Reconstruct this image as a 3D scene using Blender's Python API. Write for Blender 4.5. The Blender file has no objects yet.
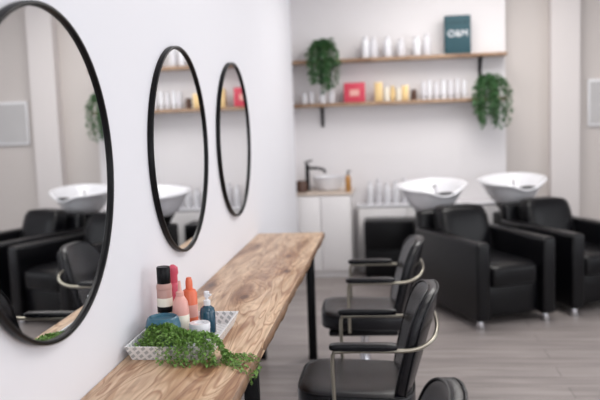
import bpy, bmesh, math, random
from mathutils import Vector, Matrix
random.seed(7)
scene = bpy.context.scene
COL = scene.collection
H = 1.55

# ------------------------------------------------------------ materials
def newmat(name):
    m = bpy.data.materials.new(name); m.use_nodes = True
    nt = m.node_tree
    return m, nt, nt.nodes["Principled BSDF"]

def mat(name, col, rough=0.5, metal=0.0, bump=0.0, bscale=60.0, var=0.0, trans=0.0, coat=0.0, spec=0.5):
    m, nt, b = newmat(name)
    b.inputs["Base Color"].default_value = (*col, 1)
    b.inputs["Roughness"].default_value = rough
    b.inputs["Metallic"].default_value = metal
    b.inputs["Transmission Weight"].default_value = trans
    b.inputs["Coat Weight"].default_value = coat
    b.inputs["Specular IOR Level"].default_value = spec
    tc = nt.nodes.new("ShaderNodeTexCoord")
    n = nt.nodes.new("ShaderNodeTexNoise")
    n.inputs["Scale"].default_value = bscale
    n.inputs["Detail"].default_value = 4
    nt.links.new(tc.outputs["Object"], n.inputs["Vector"])
    if bump > 0:
        bp = nt.nodes.new("ShaderNodeBump")
        bp.inputs["Strength"].default_value = bump
        bp.inputs["Distance"].default_value = 0.01
        nt.links.new(n.outputs["Fac"], bp.inputs["Height"])
        nt.links.new(bp.outputs["Normal"], b.inputs["Normal"])
    if var > 0:
        mx = nt.nodes.new("ShaderNodeMix"); mx.data_type = 'RGBA'
        mx.inputs["A"].default_value = (*[max(0, c*(1-var)) for c in col], 1)
        mx.inputs["B"].default_value = (*[min(1, c*(1+var)) for c in col], 1)
        nt.links.new(n.outputs["Fac"], mx.inputs["Factor"])
        nt.links.new(mx.outputs["Result"], b.inputs["Base Color"])
    return m

def ramp(nt, stops):
    r = nt.nodes.new("ShaderNodeValToRGB")
    el = r.color_ramp.elements
    while len(el) > 1: el.remove(el[-1])
    el[0].position = stops[0][0]; el[0].color = (*stops[0][1], 1)
    for p, c in stops[1:]:
        e = el.new(p); e.color = (*c, 1)
    return r

def wood_mat(name, light, mid, dark, sc=(5.0, 0.9, 5.0), nscale=1.0, rough=0.36, knots=False):
    m, nt, b = newmat(name)
    L = nt.links.new
    tc = nt.nodes.new("ShaderNodeTexCoord")
    def noise(scale, det, dist, nsc=1.0, off=(0, 0, 0)):
        mp = nt.nodes.new("ShaderNodeMapping"); mp.inputs["Scale"].default_value = scale; mp.inputs["Location"].default_value = off
        L(tc.outputs["Object"], mp.inputs["Vector"])
        n = nt.nodes.new("ShaderNodeTexNoise"); n.inputs["Scale"].default_value = nsc
        n.inputs["Detail"].default_value = det; n.inputs["Distortion"].default_value = dist
        L(mp.outputs["Vector"], n.inputs["Vector"]); return n.outputs["Fac"]
    def mult(a, bb, fac=1.0):
        mx = nt.nodes.new("ShaderNodeMix"); mx.data_type = 'RGBA'; mx.blend_type = 'MULTIPLY'
        mx.inputs["Factor"].default_value = fac
        L(a, mx.inputs["A"]); L(bb, mx.inputs["B"]); return mx.outputs["Result"]
    big = noise(sc, 3, 1.4)
    r = ramp(nt, [(0.0, dark), (0.30, mid), (0.37, mid), (0.43, light), (0.53, light), (0.59, mid), (0.66, dark), (0.72, mid), (1.0, light)])
    L(big, r.inputs["Fac"])
    ln = noise((sc[0]*1.0, sc[1]*.9, sc[2]*1.0), 2, 1.8, 1.0, (3.1, 7.7, 1.2))
    w = (1, 1, 1); d = tuple(min(1, dark[i]/light[i]*1.35) for i in range(3)); hd = tuple((1+x)/2 for x in d)
    r2 = ramp(nt, [(0, w), (.335, w), (.35, hd), (.37, w), (.40, w), (.413, d), (.43, w), (.452, w), (.46, hd), (.47, w), (.49, w), (.50, d), (.512, hd), (.53, w), (.56, w), (.575, d), (.60, w), (.615, w), (.625, hd), (.64, w), (.66, w), (.67, d), (.70, w), (1, w)])
    L(ln, r2.inputs["Fac"])
    fb = noise((sc[0]*16, sc[1]*5, sc[2]*16), 5, 0.3)
    r3 = ramp(nt, [(0.3, (.70, .66, .62)), (0.7, (1.07, 1.07, 1.07))]); L(fb, r3.inputs["Fac"])
    out = mult(mult(r.outputs["Color"], r2.outputs["Color"], .95), r3.outputs["Color"])
    if knots:
        mp = nt.nodes.new("ShaderNodeMapping"); mp.inputs["Scale"].default_value = (3.4, 1.5, 1); mp.inputs["Location"].default_value = (.35, .2, 0)
        L(tc.outputs["Object"], mp.inputs["Vector"])
        v = nt.nodes.new("ShaderNodeTexVoronoi"); v.voronoi_dimensions = '2D'; v.inputs["Scale"].default_value = 1.0
        L(mp.outputs["Vector"], v.inputs["Vector"])
        r4 = ramp(nt, [(0, (.22, .13, .09)), (.05, (.30, .19, .13)), (.085, (.8, .7, .6)), (.105, (.55, .42, .33)), (.13, (.95, .9, .85)), (.16, (.75, .65, .56)), (.20, w), (1, w)])
        L(v.outputs["Distance"], r4.inputs["Fac"])
        out = mult(out, r4.outputs["Color"], .9)
    L(out, b.inputs["Base Color"])
    b.inputs["Roughness"].default_value = rough
    return m

M_wallL = mat("wall_paint_cool", (0.78, 0.78, 0.825), 0.6, bump=0.03, bscale=200)
M_wallB = mat("wall_paint_back", (0.79, 0.765, 0.775), 0.7, bump=0.03, bscale=200)
M_wallD = mat("wall_paint_beige", (0.62, 0.575, 0.55), 0.7, bump=0.03, bscale=200)
M_ceil = mat("ceiling_paint", (0.85, 0.85, 0.85), 0.8, bump=0.02, bscale=150)
M_trim = mat("trim_paint", (0.82, 0.82, 0.84), 0.4)
M_black = mat("powdercoat_black", (0.004, 0.004, 0.005), 0.35, spec=0.18)
M_leather = mat("black_leather", (0.004, 0.004, 0.006), 0.27, bump=0.12, bscale=220, spec=0.36)
M_leather2 = mat("black_vinyl", (0.003, 0.003, 0.004), 0.28, bump=0.10, bscale=150, spec=0.27)
M_brass = mat("brushed_champagne_metal", (0.40, 0.375, 0.31), 0.3, 1.0)
M_chrome = mat("chrome", (0.6, 0.6, 0.62), 0.15, 1.0)
M_mirror = mat("mirror_glass", (0.88, 0.89, 0.90), 0.0, 1.0)
M_white = mat("white_gloss", (0.78, 0.78, 0.81), 0.2, coat=0.3)
M_cab = mat("cabinet_white", (0.80, 0.78, 0.78), 0.4)
M_counter = wood_mat("timber_slab", (0.71, 0.515, 0.345), (0.52, 0.325, 0.19), (0.29, 0.15, 0.08), knots=True)
M_edge = mat("timber_edge_dark", (0.20, 0.11, 0.06), 0.5, var=0.5, bscale=30, bump=0.2)
M_shelf = wood_mat("shelf_timber", (0.44, 0.30, 0.20), (0.34, 0.22, 0.14), (0.2, 0.11, 0.06), sc=(1.1, 7, 7))
M_leafB = mat("leaf_bright", (0.16, 0.30, 0.06), 0.5, var=0.6, bscale=70)
M_leafD = mat("leaf_dark", (0.045, 0.13, 0.045), 0.5, var=0.6, bscale=25)
M_stem = mat("stem_green", (0.10, 0.16, 0.04), 0.6)
M_pot = mat("pot_white", (0.75, 0.74, 0.74), 0.4)
M_potteal = mat("pot_teal", (0.03, 0.12, 0.18), 0.3, var=0.2)
M_pink = mat("plastic_pink", (0.60, 0.08, 0.13), 0.3)
M_peach = mat("plastic_peach", (0.74, 0.38, 0.33), 0.3)
M_orange = mat("plastic_orange", (0.78, 0.17, 0.08), 0.3)
M_teal = mat("plastic_teal", (0.01, 0.06, 0.10), 0.2, coat=0.4)
M_rose = mat("label_rose", (0.50, 0.29, 0.25), 0.4)
M_red = mat("box_red", (0.60, 0.05, 0.09), 0.5)
M_tealbox = mat("box_teal", (0.03, 0.08, 0.10), 0.6, spec=.3)
M_gold = mat("gold_pack", (0.80, 0.58, 0.28), 0.35, 0.4)
M_cream = mat("cream_pack", (0.85, 0.80, 0.68), 0.4)
M_silver = mat("silver_pack", (0.70, 0.69, 0.72), 0.4)
M_amber = mat("amber_glass", (0.45, 0.22, 0.06), 0.25)
M_brown = mat("brown_pot", (0.09, 0.045, 0.03), 0.5)
M_print = mat("art_print", (0.52, 0.51, 0.51), 0.5, var=0.08, bscale=5)
M_benchtop = mat("stone_benchtop", (0.60, 0.50, 0.42), 0.35, var=0.1, bscale=40)

def floor_mat():
    m, nt, b = newmat("grey_oak_planks")
    tc = nt.nodes.new("ShaderNodeTexCoord")
    br = nt.nodes.new("ShaderNodeTexBrick")
    br.inputs["Scale"].default_value = 1.0
    br.inputs["Brick Width"].default_value = 1.5
    br.inputs["Row Height"].default_value = 0.17
    br.inputs["Mortar Size"].default_value = 0.002
    br.inputs["Color1"].default_value = (0.325, 0.288, 0.278, 1)
    br.inputs["Color2"].default_value = (0.255, 0.224, 0.215, 1)
    br.inputs["Mortar"].default_value = (0.10, 0.088, 0.082, 1)
    br.offset = 0.37
    nt.links.new(tc.outputs["Object"], br.inputs["Vector"])
    mp = nt.nodes.new("ShaderNodeMapping"); mp.inputs["Scale"].default_value = (2.0, 22, 1)
    nt.links.new(tc.outputs["Object"], mp.inputs["Vector"])
    n = nt.nodes.new("ShaderNodeTexNoise"); n.inputs["Scale"].default_value = 1.0; n.inputs["Detail"].default_value = 6
    n.inputs["Distortion"].default_value = 0.6
    nt.links.new(mp.outputs["Vector"], n.inputs["Vector"])
    mr = nt.nodes.new("ShaderNodeMapRange")
    mr.inputs["From Min"].default_value = 0.3; mr.inputs["From Max"].default_value = 0.7
    mr.inputs["To Min"].default_value = 0.72; mr.inputs["To Max"].default_value = 1.15
    nt.links.new(n.outputs["Fac"], mr.inputs["Value"])
    mx = nt.nodes.new("ShaderNodeMix"); mx.data_type = 'RGBA'; mx.blend_type = 'MULTIPLY'; mx.inputs["Factor"].default_value = 1
    nt.links.new(br.outputs["Color"], mx.inputs["A"]); nt.links.new(mr.outputs["Result"], mx.inputs["B"])
    nt.links.new(mx.outputs["Result"], b.inputs["Base Color"])
    b.inputs["Roughness"].default_value = 0.42
    bp = nt.nodes.new("ShaderNodeBump"); bp.inputs["Strength"].default_value = 0.15; bp.inputs["Distance"].default_value = 0.004
    nt.links.new(n.outputs["Fac"], bp.inputs["Height"]); nt.links.new(bp.outputs["Normal"], b.inputs["Normal"])
    return m
M_floor = floor_mat()

def tray_mat():
    m, nt, b = newmat("tray_lattice")
    tc = nt.nodes.new("ShaderNodeTexCoord")
    sx = nt.nodes.new("ShaderNodeSeparateXYZ"); nt.links.new(tc.outputs["Object"], sx.inputs["Vector"])
    def mth(op, a, bb=None):
        n = nt.nodes.new("ShaderNodeMath"); n.operation = op
        for i, v in enumerate([a, bb]):
            if v is None: continue
            if isinstance(v, (int, float)): n.inputs[i].default_value = v
            else: nt.links.new(v, n.inputs[i])
        return n.outputs[0]
    s = mth('ADD', sx.outputs[0], sx.outputs[1])
    k = 2*math.pi/0.055
    p = mth('ABSOLUTE', mth('SINE', mth('MULTIPLY', mth('ADD', s, sx.outputs[2]), k)))
    q = mth('ABSOLUTE', mth('SINE', mth('MULTIPLY', mth('SUBTRACT', s, sx.outputs[2]), k)))
    mn = mth('MINIMUM', p, q)
    g = mth('GREATER_THAN', mn, 0.60)
    mx = nt.nodes.new("ShaderNodeMix"); mx.data_type = 'RGBA'
    mx.inputs["A"].default_value = (0.82, 0.82, 0.82, 1); mx.inputs["B"].default_value = (0.46, 0.48, 0.49, 1)
    nt.links.new(g, mx.inputs["Factor"]); nt.links.new(mx.outputs["Result"], b.inputs["Base Color"])
    b.inputs["Roughness"].default_value = 0.35
    return m
M_tray = tray_mat()

# ------------------------------------------------------------ mesh helpers
def link(ob, parent=None):
    COL.objects.link(ob)
    if parent is not None: ob.parent = parent
    return ob

def from_pydata(name, V, F, m, parent=None, smooth=True, mats=None, fm=None):
    me = bpy.data.meshes.new(name); me.from_pydata(V, [], F); me.update()
    bm = bmesh.new(); bm.from_mesh(me); bmesh.ops.recalc_face_normals(bm, faces=bm.faces); bm.to_mesh(me); bm.free()
    for mm in (mats or [m]): me.materials.append(mm)
    if fm:
        for p, i in zip(me.polygons, fm): p.material_index = i
    for p in me.polygons: p.use_smooth = smooth
    return link(bpy.data.objects.new(name, me), parent)

def empty(name, loc=(0, 0, 0), rz=0.0):
    e = bpy.data.objects.new(name, None); e.location = loc; e.rotation_euler = (0, 0, rz)
    e.empty_display_size = 0.1
    return link(e)

def box(name, x0, x1, y0, y1, z0, z1, m, parent=None, bev=0.0, seg=2, fn=None):
    bm = bmesh.new()
    bmesh.ops.create_cube(bm, size=1)
    for v in bm.verts:
        v.co = Vector(((x0+x1)/2+v.co.x*(x1-x0), (y0+y1)/2+v.co.y*(y1-y0), (z0+z1)/2+v.co.z*(z1-z0)))
    if bev > 0:
        bmesh.ops.bevel(bm, geom=bm.edges[:], offset=bev, segments=seg, profile=0.5, affect='EDGES')
    if fn:
        for v in bm.verts: v.co = Vector(fn(*v.co))
    me = bpy.data.meshes.new(name); bm.to_mesh(me); bm.free()
    me.materials.append(m)
    if bev > 0:
        for p in me.polygons: p.use_smooth = True
        try: me.set_sharp_from_angle(angle=math.radians(50))
        except Exception: pass
    return link(bpy.data.objects.new(name, me), parent)

def lathe(name, prof, m, parent=None, loc=(0, 0, 0), seg=32, sx=1, sy=1, sharp=True):
    V, F = [], []
    for r, z in prof:
        for i in range(seg):
            a = 2*math.pi*i/seg
            V.append((loc[0]+r*sx*math.cos(a), loc[1]+r*sy*math.sin(a), loc[2]+z))
    for j in range(len(prof)-1):
        for i in range(seg):
            k = (i+1) % seg
            F.append((j*seg+i, j*seg+k, (j+1)*seg+k, (j+1)*seg+i))
    F.append(tuple(range(seg))[::-1]); F.append(tuple((len(prof)-1)*seg+i for i in range(seg)))
    ob = from_pydata(name, V, F, m, parent)
    if sharp:
        try: ob.data.set_sharp_from_angle(angle=math.radians(40))
        except Exception: pass
    return ob

def tube_geo(pts, rad, seg=8, flat=1.0):
    pts = [Vector(p) for p in pts]; V, F = [], []
    n = len(pts); up = Vector((0, 0, 1))
    for i, p in enumerate(pts):
        t = (pts[min(i+1, n-1)]-pts[max(i-1, 0)]).normalized()
        ref = up if abs(t.z) < 0.95 else Vector((0, 1, 0))
        s = t.cross(ref).normalized(); u = s.cross(t).normalized()
        r = rad[i] if isinstance(rad, (list, tuple)) else rad
        for k in range(seg):
            a = 2*math.pi*(k+0.5)/seg
            V.append(tuple(p+s*(math.cos(a)*r)+u*(math.sin(a)*r*flat)))
    for i in range(n-1):
        for k in range(seg):
            l = (k+1) % seg
            F.append((i*seg+k, i*seg+l, (i+1)*seg+l, (i+1)*seg+k))
    F.append(tuple(range(seg))[::-1]); F.append(tuple((n-1)*seg+k for k in range(seg)))
    return V, F

def curve_tube(name, pts, r, m, parent=None):
    V, F = tube_geo(pts, r, 10)
    return from_pydata(name, V, F, m, parent)

def smooth_path(pts, it=3):
    P = [Vector(p) for p in pts]
    for _ in range(it):
        Q = [P[0]]
        for a, b in zip(P[:-1], P[1:]):
            Q.append(a*0.75+b*0.25); Q.append(a*0.25+b*0.75)
        Q.append(P[-1]); P = Q
    return P

def sp(v, n): return math.copysign(abs(v)**n, v)
def sell(name, c, h, axis, n1, n2, m, parent=None, fn=None, nu=56, nv=28, piping=0):
    """superellipsoid cushion; axis = thickness axis"""
    V, F = [], []
    for j in range(1, nv):
        eta = -math.pi/2+math.pi*j/nv
        for i in range(nu):
            w = 2*math.pi*i/nu
            t = sp(math.sin(eta), n1); cc = abs(math.cos(eta))**n1
            p, q = cc*sp(math.cos(w), n2), cc*sp(math.sin(w), n2)
            d = {0: (t, p, q), 1: (p, t, q), 2: (p, q, t)}[axis]
            V.append((c[0]+h[0]*d[0], c[1]+h[1]*d[1], c[2]+h[2]*d[2]))
    for j in range(nv-2):
        for i in range(nu):
            k = (i+1) % nu
            F.append((j*nu+i, j*nu+k, (j+1)*nu+k, (j+1)*nu+i))
    for s, j in ((-1, 0), (1, nv-2)):
        d = [0, 0, 0]; d[axis] = s
        V.append((c[0]+h[0]*d[0], c[1]+h[1]*d[1], c[2]+h[2]*d[2])); ci = len(V)-1
        for i in range(nu): F.append((j*nu+i, j*nu+(i+1) % nu, ci))
    if fn: V = [tuple(fn(*v)) for v in V]
    o = from_pydata(name, V, F, m, parent)
    if piping:
        for s in (-1, 1):
            PV, PF = [], []; N = 72; loop = []
            for i in range(N):
                w = 2*math.pi*i/N
                p, q = .985*sp(math.cos(w), n2), .985*sp(math.sin(w), n2)
                t = s*.62
                d = {0: (t, p, q), 1: (p, t, q), 2: (p, q, t)}[axis]
                v = (c[0]+h[0]*d[0], c[1]+h[1]*d[1], c[2]+h[2]*d[2])
                loop.append(Vector(fn(*v)) if fn else Vector(v))
            cen = sum(loop, Vector())/N
            ax = Vector([1 if k == axis else 0 for k in range(3)])
            for i in range(N):
                o1 = (loop[i]-cen); o1 -= ax*o1.dot(ax); o1.normalize()
                for k in range(6):
                    a = 2*math.pi*k/6
                    PV.append(tuple(loop[i]+o1*math.cos(a)*piping+ax*math.sin(a)*piping))
            for i in range(N):
                j = (i+1) % N
                for k in range(6):
                    l = (k+1) % 6; PF.append((i*6+k, i*6+l, j*6+l, j*6+k))
            from_pydata(name+"_piping_"+("front" if s < 0 else "rear"), PV, PF, m, parent)
    return o

# ------------------------------------------------------------ room shell
XR, YB, YF, ZC = 3.3, 7.6, -2.6, 2.95
box("floor", -1.3, XR+0.2, YF-0.2, YB+0.4, -0.08, 0, M_floor)
box("ceiling", -1.3, XR+0.2, YF-0.2, YB+0.4, ZC, ZC+0.08, M_ceil)
box("wall_left", -1.1, -0.88, YF, 7.08, 0, ZC, M_wallL)
box("wall_left_rear", -1.1, -0.955, 7.08, YB, 0, ZC, M_wallL)
box("wall_back", -1.1, 1.10, YB, YB+0.35, 0, ZC, M_wallB)
box("wall_back_recess", 1.10, XR+0.2, YB+0.16, YB+0.35, 0, ZC, M_wallD)
box("wall_column", 1.525, 1.79, YB+0.02, YB+0.16, 0, ZC, mat("wall_paint_column", (.70, .66, .65), .7))
box("wall_right_low", XR, XR+0.15, YF, YB+0.16, 0, 0.5, M_wallL)
box("wall_right_high", XR, XR+0.15, YF, YB+0.16, 2.6, ZC, M_wallL)
box("wall_right_rear", XR, XR+0.15, 5.6, YB+0.16, 0.5, 2.6, M_wallL)
box("wall_right_front", XR, XR+0.15, YF, -0.2, 0.5, 2.6, M_wallL)
w = empty("window_1", (XR+0.07, 2.7, 1.55))
for nm, a in (("frame_bottom", (-.04, .04, -2.9, 2.9, -1.05, -.99)), ("frame_top", (-.04, .04, -2.9, 2.9, .99, 1.05)),
              ("frame_side_1", (-.04, .04, -2.9, -2.84, -.99, .99)), ("frame_side_2", (-.04, .04, 2.84, 2.9, -.99, .99)),
              ("mullion_1", (-.03, .03, -1.0, -.94, -.99, .99)), ("mullion_2", (-.03, .03, .94, 1.0, -.99, .99))):
    box(nm, *a, M_black, w)
box("wall_front_low", -0.88, XR, YF-0.15, YF, 0, 0.35, M_wallL)
box("wall_front_high", -0.88, XR, YF-0.15, YF, 2.6, ZC, M_wallL)
box("wall_front_side", -0.88, -0.4, YF-0.15, YF, 0.35, 2.6, M_wallL)
w = empty("window_2", (1.45, YF-0.07, 1.475))
for nm, a in (("frame_bottom", (-1.85, 1.85, -.04, .04, -1.125, -1.06)), ("frame_top", (-1.85, 1.85, -.04, .04, 1.06, 1.125)),
              ("frame_side_1", (-1.85, -1.79, -.04, .04, -1.06, 1.06)), ("frame_side_2", (1.79, 1.85, -.04, .04, -1.06, 1.06)),
              ("mullion", (-.03, .03, -.03, .03, -1.06, 1.06))):
    box(nm, *a, M_black, w)
box("baseboard_left", -0.88, -0.866, YF, 7.08, 0, 0.09, M_trim)
box("baseboard_recess", 1.10, XR, YB+0.145, YB+0.16, 0, 0.09, M_trim)

# ------------------------------------------------------------ mirrors
def wall_mirror(y, rz=0.0, z=1.42, R=0.432):
    e = empty("round_wall_mirror", (-0.88+R*abs(math.sin(rz)), y, z), rz)
    seg = 96
    prof = [(R, 0.001), (R, 0.020), (R-0.002, 0.022), (R-0.010, 0.022), (R-0.012, 0.020), (R-0.012, 0.001)]
    V, F = [], []
    for r, x in prof:
        for i in range(seg):
            a = 2*math.pi*i/seg; V.append((x, r*math.cos(a), r*math.sin(a)))
    n = len(prof)
    for j in range(n):
        for i in range(seg):
            k = (i+1) % seg; l = (j+1) % n
            F.append((j*seg+i, j*seg+k, l*seg+k, l*seg+i))
    o = from_pydata("frame", V, F, M_black, e); o.data.set_sharp_from_angle(angle=math.radians(50))
    V = [(0.012, (R-0.011)*math.cos(2*math.pi*i/seg), (R-0.011)*math.sin(2*math.pi*i/seg)) for i in range(seg)]
    V += [(0.003, v[1], v[2]) for v in V]
    F = [tuple(range(seg)), tuple(range(2*seg-1, seg-1, -1))] + [(i, (i+1) % seg, seg+(i+1) % seg, seg+i) for i in range(seg)]
    from_pydata("glass", V, F, M_mirror, e, smooth=False)
wall_mirror(1.880, math.radians(.6)); wall_mirror(3.15, 0, R=.427); wall_mirror(4.27, 0, R=.43)

# ------------------------------------------------------------ counter
e = empty("timber_styling_counter", (0, 0, 0))
box("slab", -0.878, -0.447, 0.95, 4.95, 0.740, 0.78, M_counter, e, bev=0.003)
N = 320; Vv, Ff = [], []
for i in range(N+1):
    yy = .95+4.0*i/N
    o1 = .0022*math.sin(yy*7)+.0020*math.sin(yy*19+1)+.0010*math.sin(yy*47)
    Vv += [(-.450, yy, .7795), (-.4445+o1*.6, yy, .7775), (-.4405+o1*1.2, yy, .760), (-.4445+o1, yy, .742), (-.450, yy, .740)]
for i in range(N):
    for k in range(5):
        l = (k+1) % 5; Ff.append((i*5+k, i*5+l, (i+1)*5+l, (i+1)*5+k))
Ff += [(0, 1, 2, 3, 4), tuple(N*5+k for k in range(5))]
from_pydata("natural_edge", Vv, Ff, M_edge, e)
for i, y in enumerate((1.2, 2.66, 4.74)):
    box(f"leg_front_{i+1}", -0.545, -0.495, y-0.025, y+0.025, 0, 0.740, M_black, e, bev=0.003)
    box(f"leg_rear_{i+1}", -0.862, -0.822, y-0.025, y+0.025, 0, 0.740, M_black, e, bev=0.003)
    box(f"crossbar_{i+1}", -0.822, -0.545, y-0.02, y+0.02, 0.700, 0.740, M_black, e)

# ------------------------------------------------------------ styling chairs
def styling_chair(x, y, rz=0.0):
    e = empty("salon_styling_chair", (x, y, 0), rz)
    sell("seat", (-0.02, 0, 0.385), (0.245, 0.235, 0.058), 2, 0.42, 0.42, M_leather, e,
         fn=lambda a, b, c: (a, b, c - 0.02*max(0, 1-((a+.03)/.25)**2)*max(0, 1-(b/.24)**2)*(1 if c > .39 else 0) + 0.02*(a/.25)*-0.5), piping=.004)
    box("seat_frame", -0.22, 0.17, -0.19, 0.19, 0.30, 0.335, M_black, e, bev=0.012)
    def bend(a, b, c):
        s = (c-0.38)
        return (a + 0.30*s - 0.9*b*b*(0.6+s), b*(1.0-0.10*max(0, s-.2)), c)
    sell("backrest", (0.175, 0, 0.59), (0.034, 0.24, 0.235), 0, 0.5, 0.55, M_leather, e, fn=bend, piping=.004)
    pts = []
    z = 0.62
    for s in (-1,):
        pts += [(-0.10, s*.255, .345), (-0.10, s*.262, .45), (-0.105, s*.265, z-.01), (-0.085, s*.265, z), (0.10, s*.265, z), (0.22, s*.262, z), (0.29, s*.235, z+.03), (0.315, s*.15, z+.055)]
    pts2 = pts + [(0.318, 0, z+.06)] + [(a, -b, c) for a, b, c in reversed(pts)]
    P = smooth_path(pts2, 3)
    V, F = tube_geo(P, 0.0085, 8)
    from_pydata("arm_frame", V, F, M_brass, e)
    for s, nm in ((-1, "armrest_1"), (1, "armrest_2")):
        sell(nm, (0.02, s*.267, z+.018), (0.135, 0.024, 0.015), 2, 0.5, 0.35, M_leather, e, nu=32, nv=14)
        V, F = tube_geo([(-0.10, s*.255, .345), (-0.10, s*.18, .325)], 0.0085, 8)
        from_pydata("arm_bracket_"+nm[-1], V, F, M_brass, e)
    lathe("hydraulic_stem", [(0.045, 0.03), (0.04, 0.06), (0.032, 0.07), (0.032, 0.2), (0.024, 0.2), (0.024, 0.305)], M_chrome, e, loc=(-0.02, 0, 0))
    lathe("base_disc", [(0.23, 0), (0.235, 0.006), (0.225, 0.016), (0.12, 0.028), (0.05, 0.04)], M_chrome, e, loc=(-0.02, 0, 0), seg=48)
    return e
styling_chair(-0.155, 4.40, 0.03)
styling_chair(-0.145, 3.20, 0.0)
styling_chair(-0.15, 1.955, -0.02)

# ------------------------------------------------------------ wash units
def wash_unit(x, y, rz):
    e = empty("shampoo_wash_chair", (x, y, 0), rz)
    for s, nm in ((-1, "side_panel_1"), (1, "side_panel_2")):
        a, b = sorted((s*.325, s*.215))
        box(nm, a, b, -0.50, 0.46, 0.055, 0.615, M_leather2, e, bev=0.028, seg=4)
        V, F = tube_geo([(s*.318, -.485, .10), (s*.318, -.485, .58)], .004, 6)
        from_pydata(f"seam_{nm[-1]}", V, F, M_leather2, e)
    box("base", -0.22, 0.22, -0.44, 0.44, 0.07, 0.30, M_leather2, e, bev=0.02)
    sell("seat_cushion", (0, -0.13, 0.36), (0.212, 0.36, 0.09), 2, 0.35, 0.3, M_leather2, e, piping=.005)
    sell("back_cushion", (0, 0.26, 0.57), (0.212, 0.09, 0.215), 1, 0.45, 0.35, M_leather2, e, fn=lambda a, b, c: (a, b+0.36*(c-.6), c), piping=.005)
    box("back_shell", -0.30, 0.30, 0.36, 0.47, 0.10, 0.745, M_leather2, e, bev=0.035, seg=4,
        fn=lambda a, b, c: (a*(1-0.06*max(0, c-.5)), b+0.22*max(0, c-.5), c))
    for i, (a, b) in enumerate(((-.27, -.44), (.27, -.44), (-.27, .4), (.27, .4))):
        lathe(f"foot_{i+1}", [(0.03, 0), (0.032, 0.01), (0.022, 0.056)], M_chrome, e, loc=(a, b, 0), seg=20)
    box("pedestal", -0.13, 0.13, 0.60, 0.88, 0, 0.62, M_black, e, bev=0.02)
    box("pedestal_link", -0.10, 0.10, 0.44, 0.62, 0.08, 0.30, M_black, e, bev=0.01)
    lathe("basin_mount", [(0.10, 0.61), (0.12, 0.66), (0.15, 0.70)], M_black, e, loc=(0, .76, 0))
    prof = [(0.0, -.215), (.30, -.215), (.48, -.20), (.66, -.155), (.80, -.10), (.92, -.04), (1.02, .0), (1.08, .012), (1.09, .02), (1.06, .026),
            (1.0, .02), (.90, -.02), (.78, -.08), (.6, -.14), (.40, -.185), (.2, -.197), (0, -.20)]
    seg = 56; V, F = [], []
    for r, z in prof:
        for i in range(seg):
            a = 2*math.pi*i/seg
            ca, sa = math.cos(a), math.sin(a)
            px = math.copysign(abs(ca)**.85, ca); py = math.copysign(abs(sa)**.85, sa)
            rim = max(0, r-.4)
            notch = math.exp(-((a-1.5*math.pi)/.42)**2)
            zz = z - 0.085*notch*rim + 0.03*py*rim + .03*px*rim
            V.append((0.262*r*px, 0.265*r*py*(1-.05*notch), zz))
    for j in range(len(prof)-1):
        for i in range(seg):
            k = (i+1) % seg
            F.append((j*seg+i, j*seg+k, (j+1)*seg+k, (j+1)*seg+i))
    o = from_pydata("basin_bowl", V, F, M_white, e); o.location = (0, .76, .895)
    bm = bmesh.new(); bm.from_mesh(o.data); bmesh.ops.remove_doubles(bm, verts=bm.verts, dist=1e-5)
    bmesh.ops.recalc_face_normals(bm, faces=bm.faces); bm.to_mesh(o.data); bm.free()
    for p in o.data.polygons: p.use_smooth = True
    sell("neck_rest", (0, .525, .845), (.085, .03, .025), 2, .7, .6, M_black, e, nu=28, nv=14)
    V, F = tube_geo(smooth_path([(0.10, .88, .80), (0.10, .88, .885), (.08, .86, .90), (0.05, .82, .875)], 2), 0.010, 10)
    from_pydata("mixer_tap", V, F, M_chrome, e)
wash_unit(0.66, 5.93, math.radians(25))
wash_unit(1.38, 6.28, math.radians(25))

# ------------------------------------------------------------ vanity
e = empty("washstand_cabinet", (0, 0, 0))
box("carcass", -0.95, -0.385, 7.16, 7.595, 0.06, 0.785, M_cab, e)
box("plinth", -0.95, -0.40, 7.19, 7.595, 0, 0.06, M_cab, e)
box("benchtop", -0.952, -0.365, 7.14, 7.597, 0.785, 0.812, M_benchtop, e, bev=0.003)
for i, (a, b) in enumerate(((-.945, -.67), (-.664, -.389))):
    box(f"cupboard_front_{i+1}", a, b, 7.143, 7.16, 0.075, 0.775, M_cab, e, bev=0.003)
lathe("vessel_sink", [(0.09, 0), (0.11, 0.01), (0.155, 0.12), (0.16, 0.135), (0.152, 0.135), (0.11, 0.03), (0.02, 0.02)], M_white, None, loc=(-.60, 7.39, .8125))
e = empty("black_mixer_tap", (-0.81, 7.42, 0.812))
lathe("body", [(0.028, 0), (0.028, 0.01), (0.02, 0.015), (0.02, 0.25), (0.017, 0.255)], M_black, e)
curve_tube("spout", smooth_path([(0, 0, .215), (.10, -.02, .215), (.17, -.03, .20), (.175, -.03, .165)], 2), 0.013, M_black, e)
curve_tube("lever", [(0, 0, .25), (-.02, -.01, .275), (.05, -.02, .29)], 0.009, M_black, e)
lathe("brown_jar", [(0.045, 0), (0.055, 0.01), (0.055, 0.085), (0.045, 0.10), (0.047, 0.11), (0.01, 0.112)], M_brown, loc=(-.85, 7.22, .8125))

def pump_bottle(name, loc, r, h, m, cap=M_black):
    e = empty(name, loc)
    lathe("body", [(r*.9, 0), (r, 0.004), (r, h*.62), (r*.85, h*.70), (r*.38, h*.76), (r*.38, h*.80)], m, e, seg=24)
    lathe("collar", [(r*.45, h*.79), (r*.45, h*.86), (r*.15, h*.87), (r*.15, h*.94)], cap, e, seg=20)
    V, F = tube_geo([(0, 0, h*.97), (r*1.1, -.0, h*.96)], r*.2, 8); from_pydata("nozzle", V, F, cap, e)
    lathe("pump_head", [(r*.3, h*.93), (r*.3, h)], cap, e, seg=16)
pump_bottle("amber_pump_bottle", (-.405, 7.19, .8125), .028, .2, M_amber)

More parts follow.
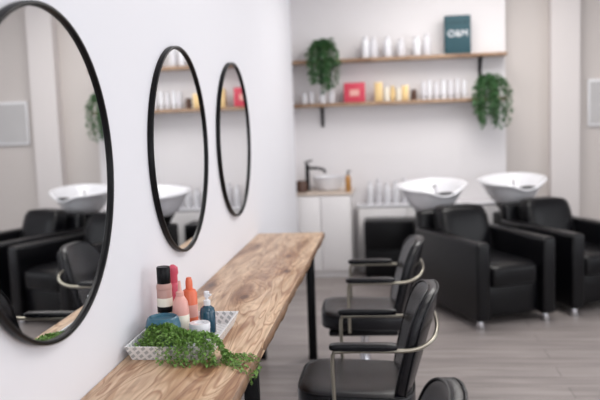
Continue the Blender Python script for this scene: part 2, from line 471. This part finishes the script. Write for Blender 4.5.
e = empty("white_low_cabinet", (0, 0, 0))
box("carcass", -0.33, 1.09, 7.42, 7.597, 0.0, 0.635, M_cab, e)
box("top", -0.34, 1.095, 7.40, 7.597, 0.635, 0.655, M_white, e, bev=0.003)
for i in range(3):
    box(f"front_{i+1}", -.325+i*.47, -.325+i*.47+.462, 7.404, 7.42, 0.03, 0.62, M_cab, e, bev=.003)
e = empty("black_storage_cabinet", (0, 0, 0))
box("carcass", -0.262, 0.235, 7.08, 7.39, 0.02, 0.54, M_black, e, bev=.008)
box("drawer_front_1", -0.255, 0.228, 7.065, 7.08, 0.28, 0.53, M_black, e, bev=.004)
box("drawer_front_2", -0.255, 0.228, 7.065, 7.08, 0.035, 0.27, M_black, e, bev=.004)
for i, (a, b) in enumerate(((-.23, 7.11), (.2, 7.11), (-.23, 7.36), (.2, 7.36))):
    box(f"foot_{i+1}", a-.015, a+.015, b-.015, b+.015, 0, 0.02, M_black, e)

def bottle_row(name, xs, y, z, hs, r, mats):
    e = empty(name, (0, 0, z))
    for i, (x, h) in enumerate(zip(xs, hs)):
        m = mats[i % len(mats)]
        lathe(f"bottle_{i+1}", [(r*.92, 0), (r, .004), (r, h*.72), (r*.85, h*.80), (r*.55, h*.83), (r*.55, h*.85), (r*.62, h*.85), (r*.6, h)], m, e, loc=(x, y+random.uniform(-.015, .015), 0), seg=18)
bottle_row("shampoo_bottle_row", [-.21+.083*i for i in range(10)], 7.50, .655, [.22+.03*math.sin(i*2.1) for i in range(10)], .033, [M_white, M_silver, M_white])

# ------------------------------------------------------------ shelves
def shelf(z):
    e = empty("timber_wall_shelf", (0, 0, 0))
    box("board", -0.948, 1.09, 7.40, 7.598, z-0.034, z, M_shelf, e, bev=.002)
    for i, x in enumerate((-.66, .86)):
        box(f"bracket_wall_{i+1}", x-.015, x+.015, 7.588, 7.599, z-.23, z-.034, M_black, e)
        box(f"bracket_arm_{i+1}", x-.015, x+.015, 7.41, 7.588, z-.044, z-.034, M_black, e)
        V, F = tube_geo([(x, 7.59, z-.20), (x, 7.45, z-.044)], .009, 6); from_pydata(f"bracket_brace_{i+1}", V, F, M_black, e)
Z1, Z2 = 2.058, 1.645
shelf(Z1); shelf(Z2)
def sx(u, y=7.48):   # metres along the shelf
    return ((u-300)*.9927+3-91.3)/(760+.1153*(u-300)+13)*y

bottle_row("white_bottle_row", [sx(u) for u in (366, 374, 388, 401, 417, 427)], 7.47, Z1, [.20, .19, .19, .17, .18, .20], .038, [M_white, M_silver])
e = empty("teal_gift_box", (sx(457.5), 7.48, Z1), 0)
box("carton", -.12, .12, -.05, .05, 0, .355, M_tealbox, e, bev=.004)
box("lid_seam", -.121, .121, -.051, .051, .285, .289, M_black, e)
cu = bpy.data.curves.new("label", 'FONT'); cu.body = "O&M"; cu.size = .085; cu.align_x = 'CENTER'; cu.extrude = .001
cu.materials.append(M_white)
t = bpy.data.objects.new("label", cu); link(t, e); t.location = (0, -.0515, .16); t.rotation_euler = (math.pi/2, 0, 0)
e = empty("red_gift_box", (sx(354), 7.47, Z2))
box("carton", -.10, .10, -.05, .05, 0, .185, M_red, e, bev=.003)
box("label_panel", -.045, .045, -.0515, -.05, .06, .12, M_peach, e)

def packs(name, items, z):
    e = empty(name, (0, 0, z))
    for i, (u, w, h, m, kind) in enumerate(items):
        x = sx(u)
        if kind == 'b': box(f"carton_{i+1}", x-w/2, x+w/2, 7.44, 7.44+min(w, .06), 0, h, m, e, bev=.003)
        elif kind == 't': lathe(f"tube_{i+1}", [(w*.35, 0), (w*.38, h*.2), (w*.5, h*.22), (w*.5, h*.5), (w*.35, h)], m, e, loc=(x, 7.47, 0), seg=18)
        else: lathe(f"jar_{i+1}", [(w*.46, 0), (w*.5, .005), (w*.5, h*.7), (w*.44, h*.72), (w*.44, h)], m, e, loc=(x, 7.46, 0), seg=20)
packs("gold_product_group", [(378, .075, .18, M_gold, 'b'), (386, .06, .13, M_cream, 'j'), (392, .05, .14, M_gold, 't'), (398, .055, .12, M_cream, 'j'), (404.5, .065, .14, M_gold, 'b'), (413, .06, .10, M_brown, 'j')], Z2)
packs("silver_tube_group", [(423, .055, .17, M_silver, 't'), (429, .05, .18, M_white, 't'), (436, .055, .165, M_silver, 't'), (443, .055, .18, M_white, 't'), (450, .055, .17, M_silver, 't'), (457, .055, .185, M_silver, 't'), (464, .05, .17, M_white, 't')], Z2)
packs("small_white_canister_group", [(304, .05, .10, M_white, 'j'), (311, .05, .12, M_silver, 'j'), (322, .06, .13, M_white, 'j'), (331, .06, .12, M_silver, 'j')], Z2)

# ------------------------------------------------------------ plants
def add_leaf(V, F, p, d, n, L, W):
    d = d.normalized(); s = d.cross(n)
    if s.length < 1e-3: s = Vector((1, 0, 0))
    s.normalize(); n = s.cross(d)
    b = len(V)
    for q in (p, p+d*L*.35+s*W*.5+n*W*.12, p+d*L*.75+s*W*.36+n*W*.08, p+d*L-n*L*.12, p+d*L*.75-s*W*.36+n*W*.08, p+d*L*.35-s*W*.5+n*W*.12, p+d*L*.5-n*W*.05):
        V.append(tuple(q))
    for a, c in ((0, 1), (1, 2), (2, 3), (3, 4), (4, 5), (5, 0)): F.append((b+a, b+c, b+6))

def rv(s=1): return Vector((random.uniform(-s, s), random.uniform(-s, s), random.uniform(-s, s)))

def leaves_obj(name, strands, L, W, step, m, parent, srad=.0012):
    V, F, fm = [], [], []
    for P in strands:
        tv, tf = tube_geo(P, srad, 4)
        o = len(V); V += tv; F += [tuple(o+i for i in f) for f in tf]; fm += [1]*len(tf)
        acc = 0
        for a, b in zip(P[:-1], P[1:]):
            acc += (b-a).length
            while acc > step:
                acc -= step
                n0 = len(F); t = (b-a).normalized()
                add_leaf(V, F, a.lerp(b, random.random())+rv(.002), t*.4+rv(1), rv(.6)+Vector((0, 0, 1)), L*random.uniform(.7, 1.3), W*random.uniform(.7, 1.2))
                fm += [0]*(len(F)-n0)
    me = bpy.data.meshes.new(name); me.from_pydata(V, [], F); me.materials.append(m); me.materials.append(M_stem)
    for p, i in zip(me.polygons, fm): p.material_index = i
    return link(bpy.data.objects.new(name, me), parent)

def shelf_plant(x, z, spread, drop, seed, rise, ns=46):
    random.seed(seed)
    e = empty("trailing_potted_plant", (x, 7.455, z))
    lathe("pot", [(0.04, 0), (0.048, .004), (0.06, .09), (0.063, .10), (0.055, .10), (.052, .085), (.001, .085)], M_pot, e, seg=28)
    S = []
    for i in range(ns):
        a = random.uniform(0, 2*math.pi)
        dx, dy = math.cos(a), math.sin(a)
        out = random.uniform(.05, spread)
        dy2 = min(dy*out*.55 - .02, .10)
        up = random.uniform(.04, rise)
        dl = random.uniform(.15, 1)**.8*drop
        if dy2 > -.06 and dl > .05: dy2 = -random.uniform(.065, .12)
        if random.random() < .30:
            pts = [(dx*.02, dy*.02, .09), (dx*out*.4, dy*.03, .09+up*.8), (dx*out*.8, min(dy*out*.5, .09), .10+up*.8), (dx*out*1.0, min(dy*out*.6, .1), .07+up*.2)]
        else:
            pts = [(dx*.02, -.01, .09), (dx*out*.5, dy2*.6, .10+up), (dx*out*.9, dy2*1.1, .09+up*.2), (dx*out, dy2*1.15, -.02), (dx*out*.95+random.uniform(-.02, .02), dy2*1.15, -dl*.6), (dx*out*.8, dy2*1.15, -dl)]
        S.append(smooth_path(pts, 2))
    leaves_obj("foliage", S, .036, .024, .012, M_leafD, e, .0015)
shelf_plant(sx(323.5), Z1, .17, .31, 3, .11)
shelf_plant(sx(489), Z2, .21, .28, 5, .14, 54)

e = empty("framed_picture", (2.04, YB+0.16, 1.56))
box("frame", -.15, .35, -.03, -.001, -.225, .225, M_trim, e, bev=.004)
box("print", -.13, .33, -.033, -.03, -.2, .2, M_print, e)

# ------------------------------------------------------------ tray group
T0 = (-0.72, 2.54, 0.7805)
e = empty("lattice_tray", T0)
hx, hy, ht = .125, .205, .048
rings = [((hx, hy), 0.0), ((hx+.018, hy+.018), ht), ((hx+.012, hy+.012), ht), ((hx-.005, hy-.005), .006)]
V, F = [], []
for (a, b), z in rings:
    V += [(-a, -b, z), (a, -b, z), (a, b, z), (-a, b, z)]
for j in range(3):
    for i in range(4):
        k = (i+1) % 4; F.append((j*4+i, j*4+k, (j+1)*4+k, (j+1)*4+i))
F.append((3, 2, 1, 0)); F.append((12, 13, 14, 15))
from_pydata("tray_body", V, F, M_tray, e, smooth=False)
TZ = T0[2]+.0065

def simple_bottle(name, x, y, parts, seg=28):
    e = empty(name, (x, y, TZ))
    for nm, prof, m in parts: lathe(nm, prof, m, e, seg=seg)
    return e
simple_bottle("black_rose_bottle", -.808, 2.60, [
    ("body", [(.024, 0), (.027, .003), (.027, .175), (.024, .185), (.012, .19)], M_rose),
    ("label_band", [(.0273, .05), (.0276, .051), (.0276, .135), (.0273, .136)], M_cream),
    ("label_print", [(.0277, .085), (.0279, .086), (.0279, .105), (.0277, .106)], M_black),
    ("shoulder_band", [(.0273, .165), (.0277, .166), (.0277, .176), (.0245, .187)], M_rose),
    ("cap", [(.0235, .186), (.024, .187), (.024, .243), (.022, .246)], M_black)])
simple_bottle("pink_bottle", -.80, 2.69, [
    ("body", [(.022, 0), (.026, .003), (.026, .15), (.022, .165), (.012, .172)], M_pink),
    ("cap", [(.016, .17), (.016, .195), (.02, .205), (.018, .225), (.006, .235)], M_pink)])
simple_bottle("peach_squeeze_bottle", -.745, 2.575, [
    ("body", [(.025, 0), (.028, .003), (.029, .095), (.026, .125), (.015, .145), (.011, .147)], M_peach),
    ("label", [(.0292, .03), (.0294, .031), (.0296, .08), (.0293, .081)], M_cream),
    ("nozzle", [(.014, .146), (.014, .16), (.007, .165), (.004, .20)], M_peach)])
simple_bottle("orange_bottle", -.745, 2.70, [
    ("body", [(.022, 0), (.028, .003), (.028, .125), (.023, .138), (.010, .145)], M_orange),
    ("label", [(.0282, .04), (.0284, .041), (.0284, .085), (.0282, .086)], M_peach),
    ("cap", [(.013, .144), (.013, .17), (.009, .185)], M_orange)])
e = simple_bottle("teal_spray_bottle", -.662, 2.625, [
    ("body", [(.024, 0), (.028, .003), (.028, .075), (.024, .09), (.011, .10), (.010, .102)], M_teal),
    ("collar", [(.0125, .10), (.0125, .118), (.006, .12), (.006, .132)], M_white),
    ("spray_head", [(.010, .13), (.010, .148), (.006, .151)], M_white)])
V, F = tube_geo([(0, 0, .139), (.018, -.008, .139)], .004, 8); from_pydata("spray_nozzle", V, F, M_white, e)
simple_bottle("white_jar", -.668, 2.53, [
    ("body", [(.030, 0), (.035, .003), (.035, .040), (.033, .042)], M_silver),
    ("lid", [(.0365, .042), (.0365, .060), (.034, .063), (.018, .063), (.016, .057)], M_white)])

PB = Vector((-.780, 2.475, TZ))
e = empty("tray_trailing_plant", PB)
lathe("pot", [(.036, 0), (.044, .003), (.058, .040), (.060, .068), (.053, .095), (.046, .100), (.043, .092), (.001, .085)], M_potteal, e, seg=32)
random.seed(21)
S = []
for i in range(125):
    f = random.random()
    tx = random.uniform(-.855, -.60); ty = random.uniform(2.345, 2.40)
    kind = 'in'
    if f > .82: tx, ty, kind = random.uniform(-.565, -.45), random.uniform(2.22, 2.40), 'right'
    elif f > .62: tx, ty, kind = random.uniform(-.76, -.56), random.uniform(2.265, 2.31), 'front'
    s0 = Vector((-.785+random.uniform(-.025, .03), 2.445+random.uniform(-.012, .012), TZ+.085))
    if kind == 'in':
        g = Vector((tx, ty, 0))
        mid = s0.lerp(g, .40); mid.z = TZ+random.uniform(.055, .085); mid.y = min(mid.y, 2.40)
        m2 = s0.lerp(g, .74); m2.z = TZ+random.uniform(.03, .055)
        pts = [s0, mid, m2, Vector((tx, ty, TZ+random.uniform(.008, .02)))]
    elif kind == 'front':
        cx = s0.x+(tx-s0.x)*.8
        pts = [s0, Vector((s0.x+(tx-s0.x)*.35, 2.39, TZ+.075)), Vector((cx, 2.335, TZ+.062)), Vector((tx, 2.308, TZ+.052)), Vector((tx, ty, TZ+.015)), Vector((tx+.02, ty-.012, .786))]
    else:
        rimy = 2.34+random.uniform(0, .06)
        pts = [s0, Vector((-.70, 2.385, TZ+.07)), Vector((-.60, rimy, TZ+.066)), Vector((-.562, rimy-.02, TZ+.052)), Vector((-.545, rimy-.03, .80)), Vector(((tx-.53)/2, (ty+rimy)/2-.01, .787)), Vector((tx, ty, .788))]
        if random.random() < .35:
            pts += [Vector((-.434, ty-.02, .785)), Vector((-.430, ty-.025, .745))]
    S.append([p-PB for p in smooth_path(pts, 2)])
leaves_obj("foliage", S, .0115, .009, .0058, M_leafB, e, .0006)

# ------------------------------------------------------------ lights
def area(name, loc, rot, sx_, sy_, power, col=(1, 1, 1)):
    l = bpy.data.lights.new(name, 'AREA'); l.shape = 'RECTANGLE'; l.size = sx_; l.size_y = sy_
    l.energy = power; l.color = col
    o = bpy.data.objects.new(name, l); o.location = loc; o.rotation_euler = rot; link(o); return o
area("window_daylight_right", (XR-0.05, 2.7, 1.55), (0, math.radians(90), 0), 2.0, 5.6, 58, (0.97, 0.975, 1.0))
area("window_daylight_front", (1.45, YF+0.05, 1.5), (math.radians(90), 0, 0), 3.5, 2.1, 50, (0.97, 0.975, 1.0))
for i, (x, y, p) in enumerate(((1.1, 1.0, 20), (1.0, 3.6, 28), (0.8, 6.1, 48))):
    area(f"ceiling_panel_light_{i+1}", (x, y, ZC-0.02), (0, 0, 0), 1.4, 1.4, p, (1.0, 0.97, 0.935))
wd = bpy.data.worlds.new("World"); scene.world = wd; wd.use_nodes = True
bg = wd.node_tree.nodes["Background"]; bg.inputs[0].default_value = (0.88, 0.93, 1, 1); bg.inputs[1].default_value = 0.7

# ------------------------------------------------------------ camera
f = 770.0
Y = Vector((90, 89, -f)).normalized()
r = math.radians(1.3)
u0 = Vector((-math.sin(r), math.cos(r), 0))
Zc = (u0 - Y*u0.dot(Y)).normalized(); Xc = Y.cross(Zc)
R = Matrix((Xc, Y, Zc))
cam = bpy.data.cameras.new("camera"); cam.sensor_width = 36; cam.lens = f*36/600
cam.dof.use_dof = True; cam.dof.focus_distance = 2.6; cam.dof.aperture_fstop = 2.0
co = bpy.data.objects.new("camera", cam); link(co)
co.matrix_world = Matrix.Translation((0, 0, H)) @ R.to_4x4()
scene.camera = co
scene.view_settings.view_transform = 'Standard'
